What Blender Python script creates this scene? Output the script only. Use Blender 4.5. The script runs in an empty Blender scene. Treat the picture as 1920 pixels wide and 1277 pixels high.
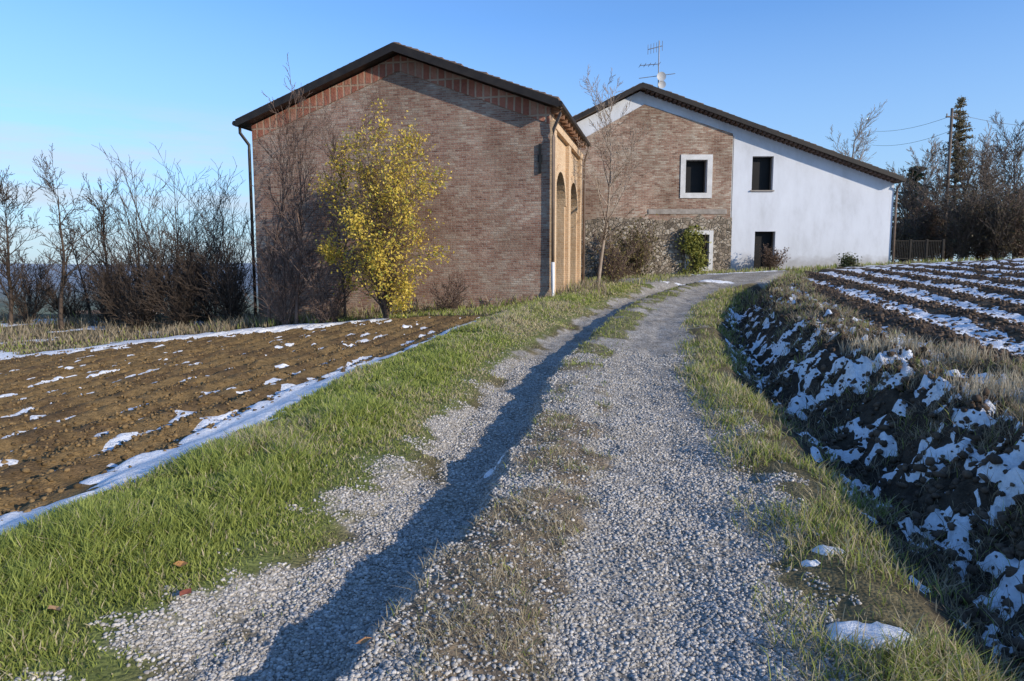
import bpy, bmesh, math, random
import numpy as np
from mathutils import Vector
from mathutils.geometry import tessellate_polygon
SC=bpy.context.scene
COL=SC.collection
F=1300.0; P=math.atan(138.5/F); CH=1.6
sP,cP=math.sin(P),math.cos(P)
# ------------------------------------------------------------ helpers
def ray(px,py):
    a=(px-960)/F; b=(638.5-py)/F
    return a, cP+b*sP, -sP+b*cP
def at(px,py,Y):
    a,dy,dz=ray(px,py); t=Y/dy
    return Vector((a*t,Y,CH+dz*t))
def sst(a,b,x):
    t=np.clip((x-a)/(b-a),0,1); return t*t*(3-2*t)
def hsh(ix,iy,s):
    n=(ix*374761393+iy*668265263+s*1274126177)&0xffffffff
    n=((n^(n>>13))*1274126177)&0xffffffff
    return ((n^(n>>16))&0xffff)/65535.0
def vn(x,y,s=0):
    x=np.asarray(x,float); y=np.asarray(y,float)
    xi=np.floor(x).astype(np.int64); yi=np.floor(y).astype(np.int64)
    fx=x-xi; fy=y-yi; fx=fx*fx*(3-2*fx); fy=fy*fy*(3-2*fy)
    a=hsh(xi,yi,s);b=hsh(xi+1,yi,s);c=hsh(xi,yi+1,s);d=hsh(xi+1,yi+1,s)
    return (a*(1-fx)+b*fx)*(1-fy)+(c*(1-fx)+d*fx)*fy
def fbm(x,y,s=0,o=4):
    v=0;a=.5;t=0
    for i in range(o):
        v=v+a*vn(x*2**i+i*17.3,y*2**i+i*9.1,s+i); t+=a; a*=.5
    return v/t
def tag(o,label=None,cat=None,group=None,kind=None):
    if label:o['label']=label
    if cat:o['category']=cat
    if group:o['group']=group
    if kind:o['kind']=kind
    return o
def empty(name,loc,rz=0,label=None,cat=None,group=None):
    o=bpy.data.objects.new(name,None); COL.objects.link(o); o.location=loc; o.rotation_euler=(0,0,rz)
    return tag(o,label,cat,group)
def link(name,me,mat,parent=None,smooth=False):
    o=bpy.data.objects.new(name,me); COL.objects.link(o)
    if mat: me.materials.append(mat)
    if parent: o.parent=parent
    if smooth: me.polygons.foreach_set('use_smooth',[True]*len(me.polygons))
    return o
def npmesh(name,V,Fc,mat,parent=None,smooth=False,vcol=None,fl=None):
    me=bpy.data.meshes.new(name); V=np.asarray(V,np.float32); Fc=np.asarray(Fc,np.int32)
    k=Fc.shape[1]
    me.vertices.add(len(V)); me.vertices.foreach_set('co',V.ravel())
    me.loops.add(Fc.size); me.loops.foreach_set('vertex_index',Fc.ravel())
    me.polygons.add(len(Fc)); me.polygons.foreach_set('loop_start',np.arange(0,Fc.size,k,dtype=np.int32))
    try: me.polygons.foreach_set('loop_total',np.full(len(Fc),k,dtype=np.int32))
    except Exception: pass
    if smooth: me.polygons.foreach_set('use_smooth',np.ones(len(Fc),dtype=bool))
    me.update(calc_edges=True)
    if vcol is not None:
        ca=me.color_attributes.new('col','FLOAT_COLOR','POINT')
        c=np.ones((len(V),4),np.float32); c[:,:3]=vcol; ca.data.foreach_set('color',c.ravel())
    if fl:
        for kk,arr in fl.items():
            at_=me.attributes.new(kk,'FLOAT','POINT'); at_.data.foreach_set('value',np.asarray(arr,np.float32))
    return link(name,me,mat,parent)
def uvbox(me):
    uv=me.uv_layers.new(name='UVMap')
    for p in me.polygons:
        n=p.normal; ax=max(range(3),key=lambda i:abs(n[i]))
        for li in p.loop_indices:
            c=me.vertices[me.loops[li].vertex_index].co
            uv.data[li].uv=(c.y,c.z) if ax==0 else ((c.x,c.z) if ax==1 else (c.x,c.y))
class MB:
    def __init__(s): s.v=[];s.f=[]
    def box(s,x0,x1,y0,y1,z0,z1):
        n=len(s.v); s.v+=[(x,y,z) for z in(z0,z1) for y in(y0,y1) for x in(x0,x1)]
        s.f+=[tuple(n+i for i in q) for q in((0,2,3,1),(4,5,7,6),(0,1,5,4),(2,6,7,3),(0,4,6,2),(1,3,7,5))]
        return s
    def slab(s,outer,holes,v0,v1,mp):
        loops=[outer]+list(holes); flat=[q for l in loops for q in l]
        tri=tessellate_polygon([[Vector((a,b,0)) for a,b in l] for l in loops]); n=len(flat); b0=len(s.v)
        s.v+=[mp(a,z,v0) for a,z in flat]+[mp(a,z,v1) for a,z in flat]
        for t in tri:
            s.f.append(tuple(b0+i for i in t)); s.f.append(tuple(b0+n+i for i in reversed(t)))
        k=0
        for l in loops:
            m=len(l)
            for i in range(m):
                j=(i+1)%m; s.f.append((b0+k+i,b0+k+j,b0+n+k+j,b0+n+k+i))
            k+=m
        return s
    def tube(s,pts,r,k=8):
        pts=[Vector(p) for p in pts]; rr=r if isinstance(r,(list,tuple)) else [r]*len(pts); b0=len(s.v)
        for i,p in enumerate(pts):
            d=(pts[min(i+1,len(pts)-1)]-pts[max(i-1,0)]).normalized()
            a=d.cross(Vector((0,0,1))) if abs(d.z)<.95 else d.cross(Vector((1,0,0)))
            a.normalize(); b=d.cross(a)
            for j in range(k):
                t=2*math.pi*j/k; s.v.append(tuple(p+(a*math.cos(t)+b*math.sin(t))*rr[i]))
        for i in range(len(pts)-1):
            for j in range(k):
                j2=(j+1)%k; s.f.append((b0+i*k+j,b0+i*k+j2,b0+(i+1)*k+j2,b0+(i+1)*k+j))
        s.f.append(tuple(b0+j for j in range(k))); s.f.append(tuple(b0+(len(pts)-1)*k+j for j in reversed(range(k))))
        return s
    def build(s,name,mat,parent=None,smooth=False):
        me=bpy.data.meshes.new(name); me.from_pydata([tuple(v) for v in s.v],[],s.f); me.update()
        bm=bmesh.new(); bm.from_mesh(me); bmesh.ops.recalc_face_normals(bm,faces=bm.faces); bm.to_mesh(me); bm.free()
        uvbox(me); return link(name,me,mat,parent,smooth)
# ------------------------------------------------------------ materials
def newmat(name):
    m=bpy.data.materials.new(name); m.use_nodes=True; nt=m.node_tree
    b=nt.nodes['Principled BSDF']; b.inputs['Specular IOR Level'].default_value=.25
    return m,nt,nt.nodes,nt.links,b
def ramp(N,stops):
    r=N.new('ShaderNodeValToRGB'); e=r.color_ramp.elements
    while len(e)<len(stops): e.new(.5)
    for i,(p,c) in enumerate(stops):
        e[i].position=p; e[i].color=(*c,1) if len(c)==3 else c
    return r
def noise(N,L,vec,scale,detail=5,rough=.6):
    n=N.new('ShaderNodeTexNoise'); n.inputs['Scale'].default_value=scale; n.inputs['Detail'].default_value=detail; n.inputs['Roughness'].default_value=rough
    if vec is not None: L.new(vec,n.inputs['Vector'])
    return n
def mix(N,L,fac,a,b,mode='MIX'):
    m=N.new('ShaderNodeMix'); m.data_type='RGBA'; m.blend_type=mode
    for s,v in((m.inputs[0],fac),(m.inputs[6],a),(m.inputs[7],b)):
        if isinstance(v,(int,float)): s.default_value=v
        elif isinstance(v,tuple): s.default_value=(*v,1)
        else: L.new(v,s)
    return m.outputs[2]
def bump(N,L,h,b,strength=.5,dist=.02):
    n=N.new('ShaderNodeBump'); n.inputs['Strength'].default_value=strength; n.inputs['Distance'].default_value=dist
    L.new(h,n.inputs['Height']); L.new(n.outputs[0],b.inputs['Normal']); return n
def simple(name,c1,c2,scale=4,rough=.8,bs=.3,bd=.01,metal=0):
    m,nt,N,L,b=newmat(name); tc=N.new('ShaderNodeTexCoord')
    n=noise(N,L,tc.outputs['Object'],scale); r=ramp(N,[(.3,c1),(.7,c2)]); L.new(n.outputs[0],r.inputs[0]); L.new(r.outputs[0],b.inputs['Base Color'])
    b.inputs['Roughness'].default_value=rough; b.inputs['Metallic'].default_value=metal
    n2=noise(N,L,tc.outputs['Object'],scale*8); bump(N,L,n2.outputs[0],b,bs,bd); return m
def colmat(name,rough=.8,trans=0,scale=0):
    m,nt,N,L,b=newmat(name); a=N.new('ShaderNodeAttribute'); a.attribute_name='col'
    c=a.outputs['Color']; L.new(c,b.inputs['Base Color']); b.inputs['Roughness'].default_value=rough
    if scale:
        tc=N.new('ShaderNodeTexCoord'); n=noise(N,L,tc.outputs['Object'],scale); r=ramp(N,[(.25,(.6,.6,.6)),(.75,(1.25,1.25,1.25))]); L.new(n.outputs[0],r.inputs[0])
        L.new(mix(N,L,1.0,c,r.outputs[0],'MULTIPLY'),b.inputs['Base Color']); bump(N,L,n.outputs[0],b,.5,.006)
    if trans:
        t=N.new('ShaderNodeBsdfTranslucent'); L.new(c,t.inputs[0]); ms=N.new('ShaderNodeMixShader'); ms.inputs[0].default_value=trans
        L.new(b.outputs[0],ms.inputs[1]); L.new(t.outputs[0],ms.inputs[2]); L.new(ms.outputs[0],N['Material Output'].inputs[0])
    return m
def brickmat(name,cols,mortar,bw=.25,bh=.068,off=.5,msize=.011,stain=(.6,.56,.52),bs=.8,amp=1.9,w3=.65):
    m,nt,N,L,b=newmat(name); uv=N.new('ShaderNodeUVMap'); uv.uv_map='UVMap'
    dn=noise(N,L,uv.outputs[0],1.6,4)
    vm=N.new('ShaderNodeVectorMath'); vm.operation='MULTIPLY_ADD'; L.new(dn.outputs['Color'],vm.inputs[0]); vm.inputs[1].default_value=(.05,.05,0); L.new(uv.outputs[0],vm.inputs[2])
    br=N.new('ShaderNodeTexBrick'); L.new(vm.outputs[0],br.inputs['Vector']); br.offset=off
    br.inputs['Scale'].default_value=1; br.inputs['Brick Width'].default_value=bw; br.inputs['Row Height'].default_value=bh; br.inputs['Mortar Size'].default_value=msize; br.inputs['Mortar Smooth'].default_value=.3
    br.inputs['Color1'].default_value=(0,0,0,1); br.inputs['Color2'].default_value=(1,1,1,1); br.inputs['Bias'].default_value=0
    br.inputs['Mortar'].default_value=(.5,.5,.5,1)
    n=len(cols); r=ramp(N,[(i/(n-1),c) for i,c in enumerate(cols)])
    n2=noise(N,L,uv.outputs[0],1.0,9,.78)
    n3=noise(N,L,vm.outputs[0],11,3,.75)
    ad=N.new('ShaderNodeMath'); ad.operation='MULTIPLY_ADD'; L.new(br.outputs['Color'],ad.inputs[0]); ad.inputs[1].default_value=.5
    s2=N.new('ShaderNodeMath'); s2.operation='MULTIPLY_ADD'; L.new(n2.outputs[0],s2.inputs[0]); s2.inputs[1].default_value=amp; s2.inputs[2].default_value=-.5*amp-.08
    s3=N.new('ShaderNodeMath'); s3.operation='MULTIPLY_ADD'; L.new(n3.outputs[0],s3.inputs[0]); s3.inputs[1].default_value=w3; L.new(s2.outputs[0],s3.inputs[2])
    L.new(s3.outputs[0],ad.inputs[2]); L.new(ad.outputs[0],r.inputs[0])
    c=mix(N,L,br.outputs['Fac'],r.outputs[0],mortar)
    n4=noise(N,L,uv.outputs[0],.45,5,.65); r4=ramp(N,[(.35,stain),(.65,(1.1,1.1,1.1))]); L.new(n4.outputs[0],r4.inputs[0])
    c=mix(N,L,.8,c,r4.outputs[0],'MULTIPLY'); L.new(c,b.inputs['Base Color']); b.inputs['Roughness'].default_value=.9
    iv=N.new('ShaderNodeMath'); iv.operation='MULTIPLY_ADD'; L.new(br.outputs['Fac'],iv.inputs[0]); iv.inputs[1].default_value=-1; L.new(n3.outputs[0],iv.inputs[2])
    bump(N,L,iv.outputs[0],b,bs,.025); return m
M={}
M['brick']=brickmat('old_brick',[(.155,.085,.062),(.275,.152,.112),(.355,.222,.165),(.425,.325,.255),(.50,.43,.355)],(.38,.31,.25))
M['brick2']=brickmat('house_brick',[(.13,.072,.05),(.27,.15,.105),(.37,.245,.18),(.47,.38,.30),(.57,.50,.42)],(.41,.34,.27),stain=(.5,.47,.43))
M['brick_side']=brickmat('side_brick',[(.50,.32,.18),(.60,.42,.26),(.66,.50,.34)],(.58,.45,.31),stain=(.88,.84,.8),amp=1.0)
M['frieze']=brickmat('frieze_brick',[(.24,.085,.06),(.38,.15,.10),(.46,.30,.22)],(.42,.30,.22),bw=.24,bh=.6,off=0,msize=.035,amp=1.0)
m,nt,N,L,b=newmat('rubble_stone'); uv=N.new('ShaderNodeUVMap'); uv.uv_map='UVMap'
vo=N.new('ShaderNodeTexVoronoi'); vo.inputs['Scale'].default_value=6.5; L.new(uv.outputs[0],vo.inputs['Vector']); r=ramp(N,[(0,(.10,.08,.06)),(.5,(.26,.21,.16)),(1,(.42,.37,.30))]); sx=N.new('ShaderNodeSeparateColor'); L.new(vo.outputs['Color'],sx.inputs[0]); L.new(sx.outputs[0],r.inputs[0])
v2=N.new('ShaderNodeTexVoronoi'); v2.feature='DISTANCE_TO_EDGE'; v2.inputs['Scale'].default_value=6.5; L.new(uv.outputs[0],v2.inputs['Vector']); r2=ramp(N,[(0,(.0,.0,.0)),(.12,(1,1,1))]); L.new(v2.outputs[0],r2.inputs[0])
L.new(mix(N,L,r2.outputs[0],(.22,.18,.13),r.outputs[0]),b.inputs['Base Color']); bump(N,L,r2.outputs[0],b,1,.04); b.inputs['Roughness'].default_value=.95; M['stone']=m
m,nt,N,L,b=newmat('white_plaster'); uv=N.new('ShaderNodeUVMap'); uv.uv_map='UVMap'
mp_=N.new('ShaderNodeMapping'); mp_.inputs['Scale'].default_value=(1,.35,1); L.new(uv.outputs[0],mp_.inputs[0])
n=noise(N,L,mp_.outputs[0],1.1,7,.68); r=ramp(N,[(.25,(.45,.46,.48)),(.5,(.57,.59,.63)),(.7,(.62,.645,.69))]); L.new(n.outputs[0],r.inputs[0]); 
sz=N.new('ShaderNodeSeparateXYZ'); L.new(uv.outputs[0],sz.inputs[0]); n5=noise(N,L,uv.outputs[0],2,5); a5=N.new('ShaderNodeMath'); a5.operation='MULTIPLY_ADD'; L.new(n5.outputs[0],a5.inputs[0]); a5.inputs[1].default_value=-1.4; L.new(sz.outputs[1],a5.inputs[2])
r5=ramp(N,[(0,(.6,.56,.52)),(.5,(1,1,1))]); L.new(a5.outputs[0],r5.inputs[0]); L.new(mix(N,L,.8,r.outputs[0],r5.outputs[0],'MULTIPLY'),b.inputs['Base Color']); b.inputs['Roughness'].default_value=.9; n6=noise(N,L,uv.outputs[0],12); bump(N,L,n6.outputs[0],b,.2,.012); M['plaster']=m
M['surround']=simple('window_surround',(.50,.49,.47),(.66,.65,.64),3)
M['dark_metal']=simple('dark_sheet_metal',(.018,.014,.012),(.035,.028,.022),3,.45)
M['pipe']=simple('brown_pipe',(.12,.085,.065),(.2,.15,.12),3,.5)
M['whitepipe']=simple('white_pipe',(.6,.6,.6),(.75,.75,.75),3,.5)
M['tile']=simple('clay_tile',(.12,.08,.06),(.27,.19,.14),3,.9,.6,.02)
M['wood']=simple('rafter_wood',(.22,.12,.07),(.36,.2,.13),3,.8)
M['dentil']=simple('eave_brick',(.07,.045,.035),(.14,.085,.06),5,.9)
M['black']=simple('dark_opening',(.004,.004,.004),(.008,.007,.007),2,.6)
M['iron']=simple('black_iron',(.01,.01,.01),(.02,.02,.02),3,.6)
M['fence']=simple('fence_iron',(.016,.014,.012),(.03,.026,.022),3,.8)
M['concrete']=simple('ledge_concrete',(.22,.19,.16),(.36,.32,.28),5)
M['pole']=simple('weathered_pole',(.10,.08,.065),(.17,.135,.11),4)
M['alu']=simple('grey_metal',(.14,.14,.15),(.24,.24,.25),3,.5,.1,.01,.3)
M['bark']=simple('bark',(.05,.037,.028),(.11,.08,.06),8,.9,.6,.01)
M['bark_grey']=simple('grey_bark',(.085,.067,.055),(.17,.135,.108),8,.9,.6,.01)
M['bark_pale']=simple('pale_bark',(.22,.17,.13),(.36,.29,.23),8,.9,.5,.01)
M['bark_red']=simple('reddish_bark',(.11,.073,.057),(.20,.14,.11),8,.9,.5,.01)
M['leaf']=colmat('leaf_mix',.6,.35)
M['grass']=colmat('grass_blades',.6,.4)
M['pebble']=colmat('pebble_stone',.75,0,60)
M['clod']=colmat('soil_clod',.95,0,50)
m,nt,N,L,b=newmat('snow_cover'); tc=N.new('ShaderNodeTexCoord'); n=noise(N,L,tc.outputs['Object'],14,6,.7); b.inputs['Roughness'].default_value=.6
nb=noise(N,L,tc.outputs['Object'],9,7,.8); rr=ramp(N,[(.3,(.58,.59,.60)),(.52,(.86,.87,.88))]); L.new(nb.outputs[0],rr.inputs[0]); L.new(rr.outputs[0],b.inputs['Base Color']); bump(N,L,n.outputs[0],b,.9,.04); M['snow']=m
m,nt,N,L,b=newmat('ground_mix'); tc=N.new('ShaderNodeTexCoord'); a=N.new('ShaderNodeAttribute'); a.attribute_name='col'; g=N.new('ShaderNodeAttribute'); g.attribute_name='gravel'
n=noise(N,L,tc.outputs['Object'],9,8,.75); r=ramp(N,[(.3,(.45,.45,.45)),(.5,(1,1,1)),(.72,(1.7,1.65,1.6))]); L.new(n.outputs[0],r.inputs[0]); base=mix(N,L,1.0,a.outputs['Color'],r.outputs[0],'MULTIPLY')
vo=N.new('ShaderNodeTexVoronoi'); vo.inputs['Scale'].default_value=48; L.new(tc.outputs['Object'],vo.inputs['Vector']); sx=N.new('ShaderNodeSeparateColor'); L.new(vo.outputs['Color'],sx.inputs[0])
rg=ramp(N,[(0,(.25,.232,.205)),(.5,(.41,.385,.345)),(1,(.62,.585,.53))]); L.new(sx.outputs[0],rg.inputs[0])
rd=ramp(N,[(.25,(1,1,1)),(.8,(.55,.53,.5))]); L.new(vo.outputs['Distance'],rd.inputs[0]); gc=mix(N,L,1.0,rg.outputs[0],rd.outputs[0],'MULTIPLY')
nl=noise(N,L,tc.outputs['Object'],1.7,5,.7); rl=ramp(N,[(.32,(.7,.67,.62)),(.6,(1.08,1.08,1.08))]); L.new(nl.outputs[0],rl.inputs[0]); gc=mix(N,L,1.0,gc,rl.outputs[0],'MULTIPLY')
nn=noise(N,L,tc.outputs['Object'],22,4,.7); gm=N.new('ShaderNodeMath'); gm.operation='MULTIPLY_ADD'; L.new(nn.outputs[0],gm.inputs[0]); gm.inputs[1].default_value=1.6; gm.inputs[2].default_value=-1.3
gs=N.new('ShaderNodeMath'); gs.operation='MULTIPLY_ADD'; L.new(g.outputs['Fac'],gs.inputs[0]); gs.inputs[1].default_value=1.7; L.new(gm.outputs[0],gs.inputs[2]); gs.use_clamp=True
L.new(mix(N,L,gs.outputs[0],base,gc),b.inputs['Base Color']); b.inputs['Roughness'].default_value=.95; b.inputs['Specular IOR Level'].default_value=.1
hm=N.new('ShaderNodeMath'); hm.operation='MULTIPLY_ADD'; L.new(vo.outputs['Distance'],hm.inputs[0]); hm.inputs[1].default_value=-.6; L.new(n.outputs[0],hm.inputs[2]); bump(N,L,hm.outputs[0],b,.7,.025)
M['ground']=m
# ------------------------------------------------------------ terrain
CY=[-60,0,2.7,5.2,9.6,15.3,20,25,29,33]; CX=[-2,-.5,-.06,.55,1.15,2.65,4.3,6.5,9.6,11]
_yy=np.linspace(-60,40,2001); _cc=np.interp(_yy,CY,CX); _k=np.exp(-np.linspace(-2,2,61)**2); _k/=_k.sum(); _cs=np.convolve(np.pad(_cc,30,mode='edge'),_k,mode='valid')
def cen(y): return np.interp(y,_yy,_cs)
def zroad(y): return np.interp(y,[-60,3,6,9,30,36,80],[-.2,0,.02,.13,1.07,1.25,1.5])
def fend(x): return np.interp(x,[-60,-14,-8,-2.5,0],[15,17.8,20.2,19.4,17])
OX=[-17,-5,-4.0,-3.7,-3.45,-3.15,-2.9,-2.4,-1.9,-1.6,-1.3,-.80,-.64,-.48,-.2,.25,.7,1.3,1.55,1.85,2.2,2.45,2.85,3.25,3.7,20,40]
OZ=[-1.35,-.25,-.17,-.10,-.02,.05,.08,.11,.06,.0,-.11,-.14,-.11,.09,.10,.03,-.02,.0,.04,.0,-.26,-.29,.08,.43,.5,1.45,1.7]
RA=math.radians(14); RP=1.0
def rowc(x,y): return x*math.cos(RA)-y*math.sin(RA)+.18*(fbm(x*.3,y*.3,91,2)-.5)
def nat(x,y,detail=True):
    x=np.asarray(x,float); y=np.asarray(y,float)
    o=x-cen(y); wob=(fbm(x*.9,y*.9,3,3)-.5)
    oo=o+wob*.28*sst(0,1,np.abs(o))+(fbm(x*2.6,y*2.6,33,3)-.5)*.22*(np.abs(o)<1.2)
    oo=oo+ (fbm(x*3,y*3,9,3)-.5)*.3*sst(1.8,2.3,o)*(1-sst(3.8,4.2,o))
    near=zroad(y)+np.interp(oo,OX,OZ)
    far=1.1+.05*np.clip(x-5,-60,15)-.1*np.clip(-2-x,0,9)
    far=np.maximum(far,-.45)
    w=sst(24.5,30,y); z=near*(1-w)+far*w
    start=30+60*sst(-8,10,x); d=np.clip(y-start,0,420)
    z=z-.068*d
    hill=sst(1300,2600,y)*(27+26*fbm(x/500,y/700,31,4))
    z=z+hill
    lx=np.clip(-x-22,0,300)*.05*(y<400); z=z-lx*(1-sst(200,400,y))
    if detail:
        close=1-sst(50,90,y)
        lf=sst(3.6,4.1,-o)*(1-sst(-.3,.3,y-fend(x)))*(y<25)
        rf=sst(3.3,3.8,o)*(1-sst(27,29,y))
        z=z+close*(.02*(fbm(x*2.5,y*2.5,5,4)-.5))
        ph=2*np.pi*(o/.58+.5*(fbm(x*.35,y*.12,7,2)-.5))
        z=z+lf*(.045*np.sin(ph)+.09*(fbm(x*7,y*7,11,4)-.5))
        z=z+rf*(.045*np.sin(2*np.pi*rowc(x,y)/RP)+.10*(fbm(x*6,y*6,12,4)-.5))
        bk=sst(1.9,2.3,o)*(1-sst(3.8,4.2,o)); z=z+bk*(.20*(fbm(x*3.2,y*3.2,13,4)-.5)+.26*(fbm(x*9,y*9,16,3)-.5))*(1-sst(20,26,y))
        rd=sst(-1.7,-1.3,o)*(1-sst(1.4,1.8,o)); z=z+rd*.07*(fbm(x*4,y*4,14,4)-.5)*(1-sst(26,30,y))
        z=z+.05*(fbm(x*7,y*7,15,2)-.5)*sst(1.6,2.0,-o)*(1-sst(3.4,3.6,-o))
    return z
def gz(x,y,detail=False): return float(nat(np.array([x]),np.array([y]),detail)[0])
def snowmask(x,y):
    o=x-cen(y); n1=fbm(x*2.4,y*2.4,41,4); n2=fbm(x*.7,y*.7,42,3); n3=fbm(x*9,y*9,43,3)
    m=np.full_like(x,-1.0)
    w=.30+.16*(n2-.5)*2
    a=(1-np.abs(o+3.50+.22*(n2-.5))/w)*.5+(n1-.5)*1.7+(n3-.5)*1.0+.24-.50*sst(7.5,11,y)
    a=np.where((y<17)&(np.abs(o+3.5)<.8),a,-1); m=np.maximum(m,a)
    lf=(o<-3.9)&(y<fend(x)-.2)
    ph=2*np.pi*(o/.58+.5*(fbm(x*.35,y*.12,7,2)-.5))
    st=fbm(o*4.5,y*2.0,44,3)
    a=-.45*np.sin(ph)+(st-.54)*2.8+(n3-.5)*1.3-.45
    m=np.maximum(m,np.where(lf,a,-1))
    dd=y-fend(x); a=(1-np.abs(dd-.1)/.9)*.5+(n1-.5)*1.3+(n2-.5)*1.2+.18-.5*sst(-8,-3.5,x)
    m=np.maximum(m,np.where((x<-3.5)&(np.abs(dd)<1.6),a,-1))
    a=(n2-.60)*2+(n1-.5)*.8; m=np.maximum(m,np.where((x<-11)&(dd>1)&(y<27),a,-1))
    bk=(o>2.0)&(o<3.8)&(y<19)
    n5=fbm(x*5,y*5,47,3)
    a=(n1-.58)*1.0+(n5-.52)*1.9+(n3-.5)*2.6+(n2-.53)*1.2-.35*np.clip(2.4-o,0,1)-.10
    m=np.maximum(m,np.where(bk,a,-1))
    s=rowc(x,y)
    a=-.66*np.sin(2*np.pi*s/RP)+(n1-.5)*1.0+(n3-.5)*1.2+(n2-.5)*.8-.08+.20*sst(6,10,y)-.5*(1-sst(4.2,5.4,o))
    m=np.maximum(m,np.where((o>3.6)&(y<30.5)&(y>3),a,-1))
    for px,py,rx,ry in ((925,872,.085,.11),(1572,1062,.085,.07),(1540,1085,.05,.04),(1672,1240,.16,.10),(1620,1215,.07,.04)):
        Y=CH*F/(py-500); X=(px-960)/F*Y
        q=((x-X)/rx)**2+((y-Y)/ry)**2
        m=np.maximum(m,np.where(q<4,.65-.6*q+(n3-.5)*1.8+(n1-.5)*.6,-1))
    for X,Y,rx,ry in ((5.9,18.3,.16,1.3),(7.3,26.5,1.7,.3),(9.6,30.0,2.2,.5)):
        q=((x-X-(Y-y)*-.25)/rx)**2+((y-Y)/ry)**2
        m=np.maximum(m,np.where(q<4,.4-.5*q+(n3-.5)*1.2+(n1-.5)*.9,-1))
    return np.where(y<1.2,-1,m)
def axis_sym(core,step,g,end):
    v=list(np.arange(0,core,step)); s=step
    while v[-1]<end: s*=g; v.append(v[-1]+s)
    v=np.array(v); return np.concatenate([-v[:0:-1],v])
gx=axis_sym(8.2,.030,1.024,5200)
gy=[-60,-40,-25,-15,-10,-6,-4,-2.5,-1.5,-.7,0,.5,.9,1.2,1.4]
while gy[-1]<5200: gy.append(gy[-1]+.006+.011*gy[-1])
gy=np.array(gy)
GX,GY=np.meshgrid(gx,gy); sh=GX.shape; X=GX.ravel(); Y=GY.ravel()
Z=nat(X,Y); O=X-cen(Y)
hw=1.45*np.sqrt(1+np.gradient(_cs,_yy)[np.clip(((Y+60)/.05).astype(int),0,2000)]**2)
nA=fbm(X*1.7,Y*1.7,21,4); nB=fbm(X*.5,Y*.5,22,3); nC=fbm(X*5,Y*5,23,3)
edge=hw+(nA-.5)*1.0+(nC-.5)*.5-.02+.28*(O<0)*(1-sst(3.2,4.8,Y))
grav=sst(0,.25,edge-np.abs(O+.02))*(Y<30.5)
court=sst(0,.8,4.2-np.abs(Y-28.2)*1.6+(nA-.5)*2)*sst(3.0,4.5,X)*(1-sst(10.5,12.5,X)); grav=np.maximum(grav,court)
OH=O+(nC-.5)*.25+(nB-.5)*.2
hump=sst(-.60,-.42,OH)*(1-sst(.08,.30,OH))*(Y<26)
hm_=hump*sst(.34,.50,nA)
def C(*c): return np.array(c)
col=np.tile(C(.12,.10,.055),(len(X),1))
def lay(c,w):
    global col
    col=col*(1-w[:,None])+np.asarray(c)*w[:,None]
lay(C(.14,.12,.065),sst(.4,.7,nB))
lay(C(.12,.14,.045),sst(1.3,1.6,-O)*(1-sst(3.2,3.45,-O))*(Y<26))
lay(C(.26,.225,.18),grav)
lay(C(.20,.155,.105),hm_)
lay(C(.14,.145,.065),hm_*sst(6,14,Y)*.8)
lay(C(.062,.047,.034),sst(1.75,2.1,O)*(Y<28))
lf=sst(3.45,3.65,-O)*(Y<fend(X)+(nA-.5)*.5)*(Y>-30); lay(C(.195,.128,.056),lf); lay(C(.105,.068,.036),lf*sst(.45,.65,nA)*.8)
rf=sst(3.3,3.7,O)*(Y<29.5); lay(C(.09,.062,.041),rf); lay(C(.15,.105,.064),rf*sst(.5,.65,nA)*.7)
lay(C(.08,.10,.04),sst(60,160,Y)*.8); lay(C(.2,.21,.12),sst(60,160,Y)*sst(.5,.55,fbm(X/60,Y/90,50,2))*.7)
lay(C(.24,.28,.33),sst(250,1300,Y)*.9); lay(C(.42,.48,.54),sst(1500,3500,Y)*.8)  # bluish aerial haze painted into the far valley and hill colour by distance
gr=grav*(1-.85*hm_)*(.8+.5*nA)
ny,nx=sh; idx=np.arange(ny*nx).reshape(sh)
Q=np.stack([idx[:-1,:-1],idx[:-1,1:],idx[1:,1:],idx[1:,:-1]],-1).reshape(-1,4)
fo=O[Q].mean(1); fy=Y[Q].mean(1); fx=X[Q].mean(1); fg=grav[Q].mean(1)
zone=np.zeros(len(Q),int)
zone[(fo<-3.5)&(fy<fend(fx))&(fx>-60)]=2
zone[(fo>3.45)&(fy<29.5)&(fx<70)]=3
zone[fg>.5]=1
V=np.stack([X,Y,Z],1)
def sub(name,sel,mat,smooth=True,VV=V,extra=True,**k):
    q=Q[sel]; u,inv=np.unique(q.ravel(),return_inverse=True)
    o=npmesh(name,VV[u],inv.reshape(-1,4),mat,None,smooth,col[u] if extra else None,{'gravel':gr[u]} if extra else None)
    return o
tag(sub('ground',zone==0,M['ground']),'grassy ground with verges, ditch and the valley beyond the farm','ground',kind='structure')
tag(sub('gravel_track',zone==1,M['ground']),'rutted gravel farm track curving up to the two buildings','track',kind='structure')
tag(sub('ploughed_field',zone==2,M['ground']),'brown ploughed field left of the green grass verge','field',kind='structure')
tag(sub('ploughed_field',zone==3,M['ground']),'dark ploughed field with snowy furrows above the ditch on the right','field',kind='structure')
near=(Y>1)&(Y<33)&(np.abs(X)<32)
SM=np.full(len(X),-1.0); SM[near]=snowmask(X[near],Y[near])
VS=V.copy(); VS[:,2]=Z+np.clip(SM,-.4,.45)*.05
sub_sel=(SM[Q].max(1)>-.12)
tag(sub('snow',sub_sel,M['snow'],VV=VS,extra=False),'patches of melting snow on field furrows, ditch bank and verge','snow',kind='stuff')
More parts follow.
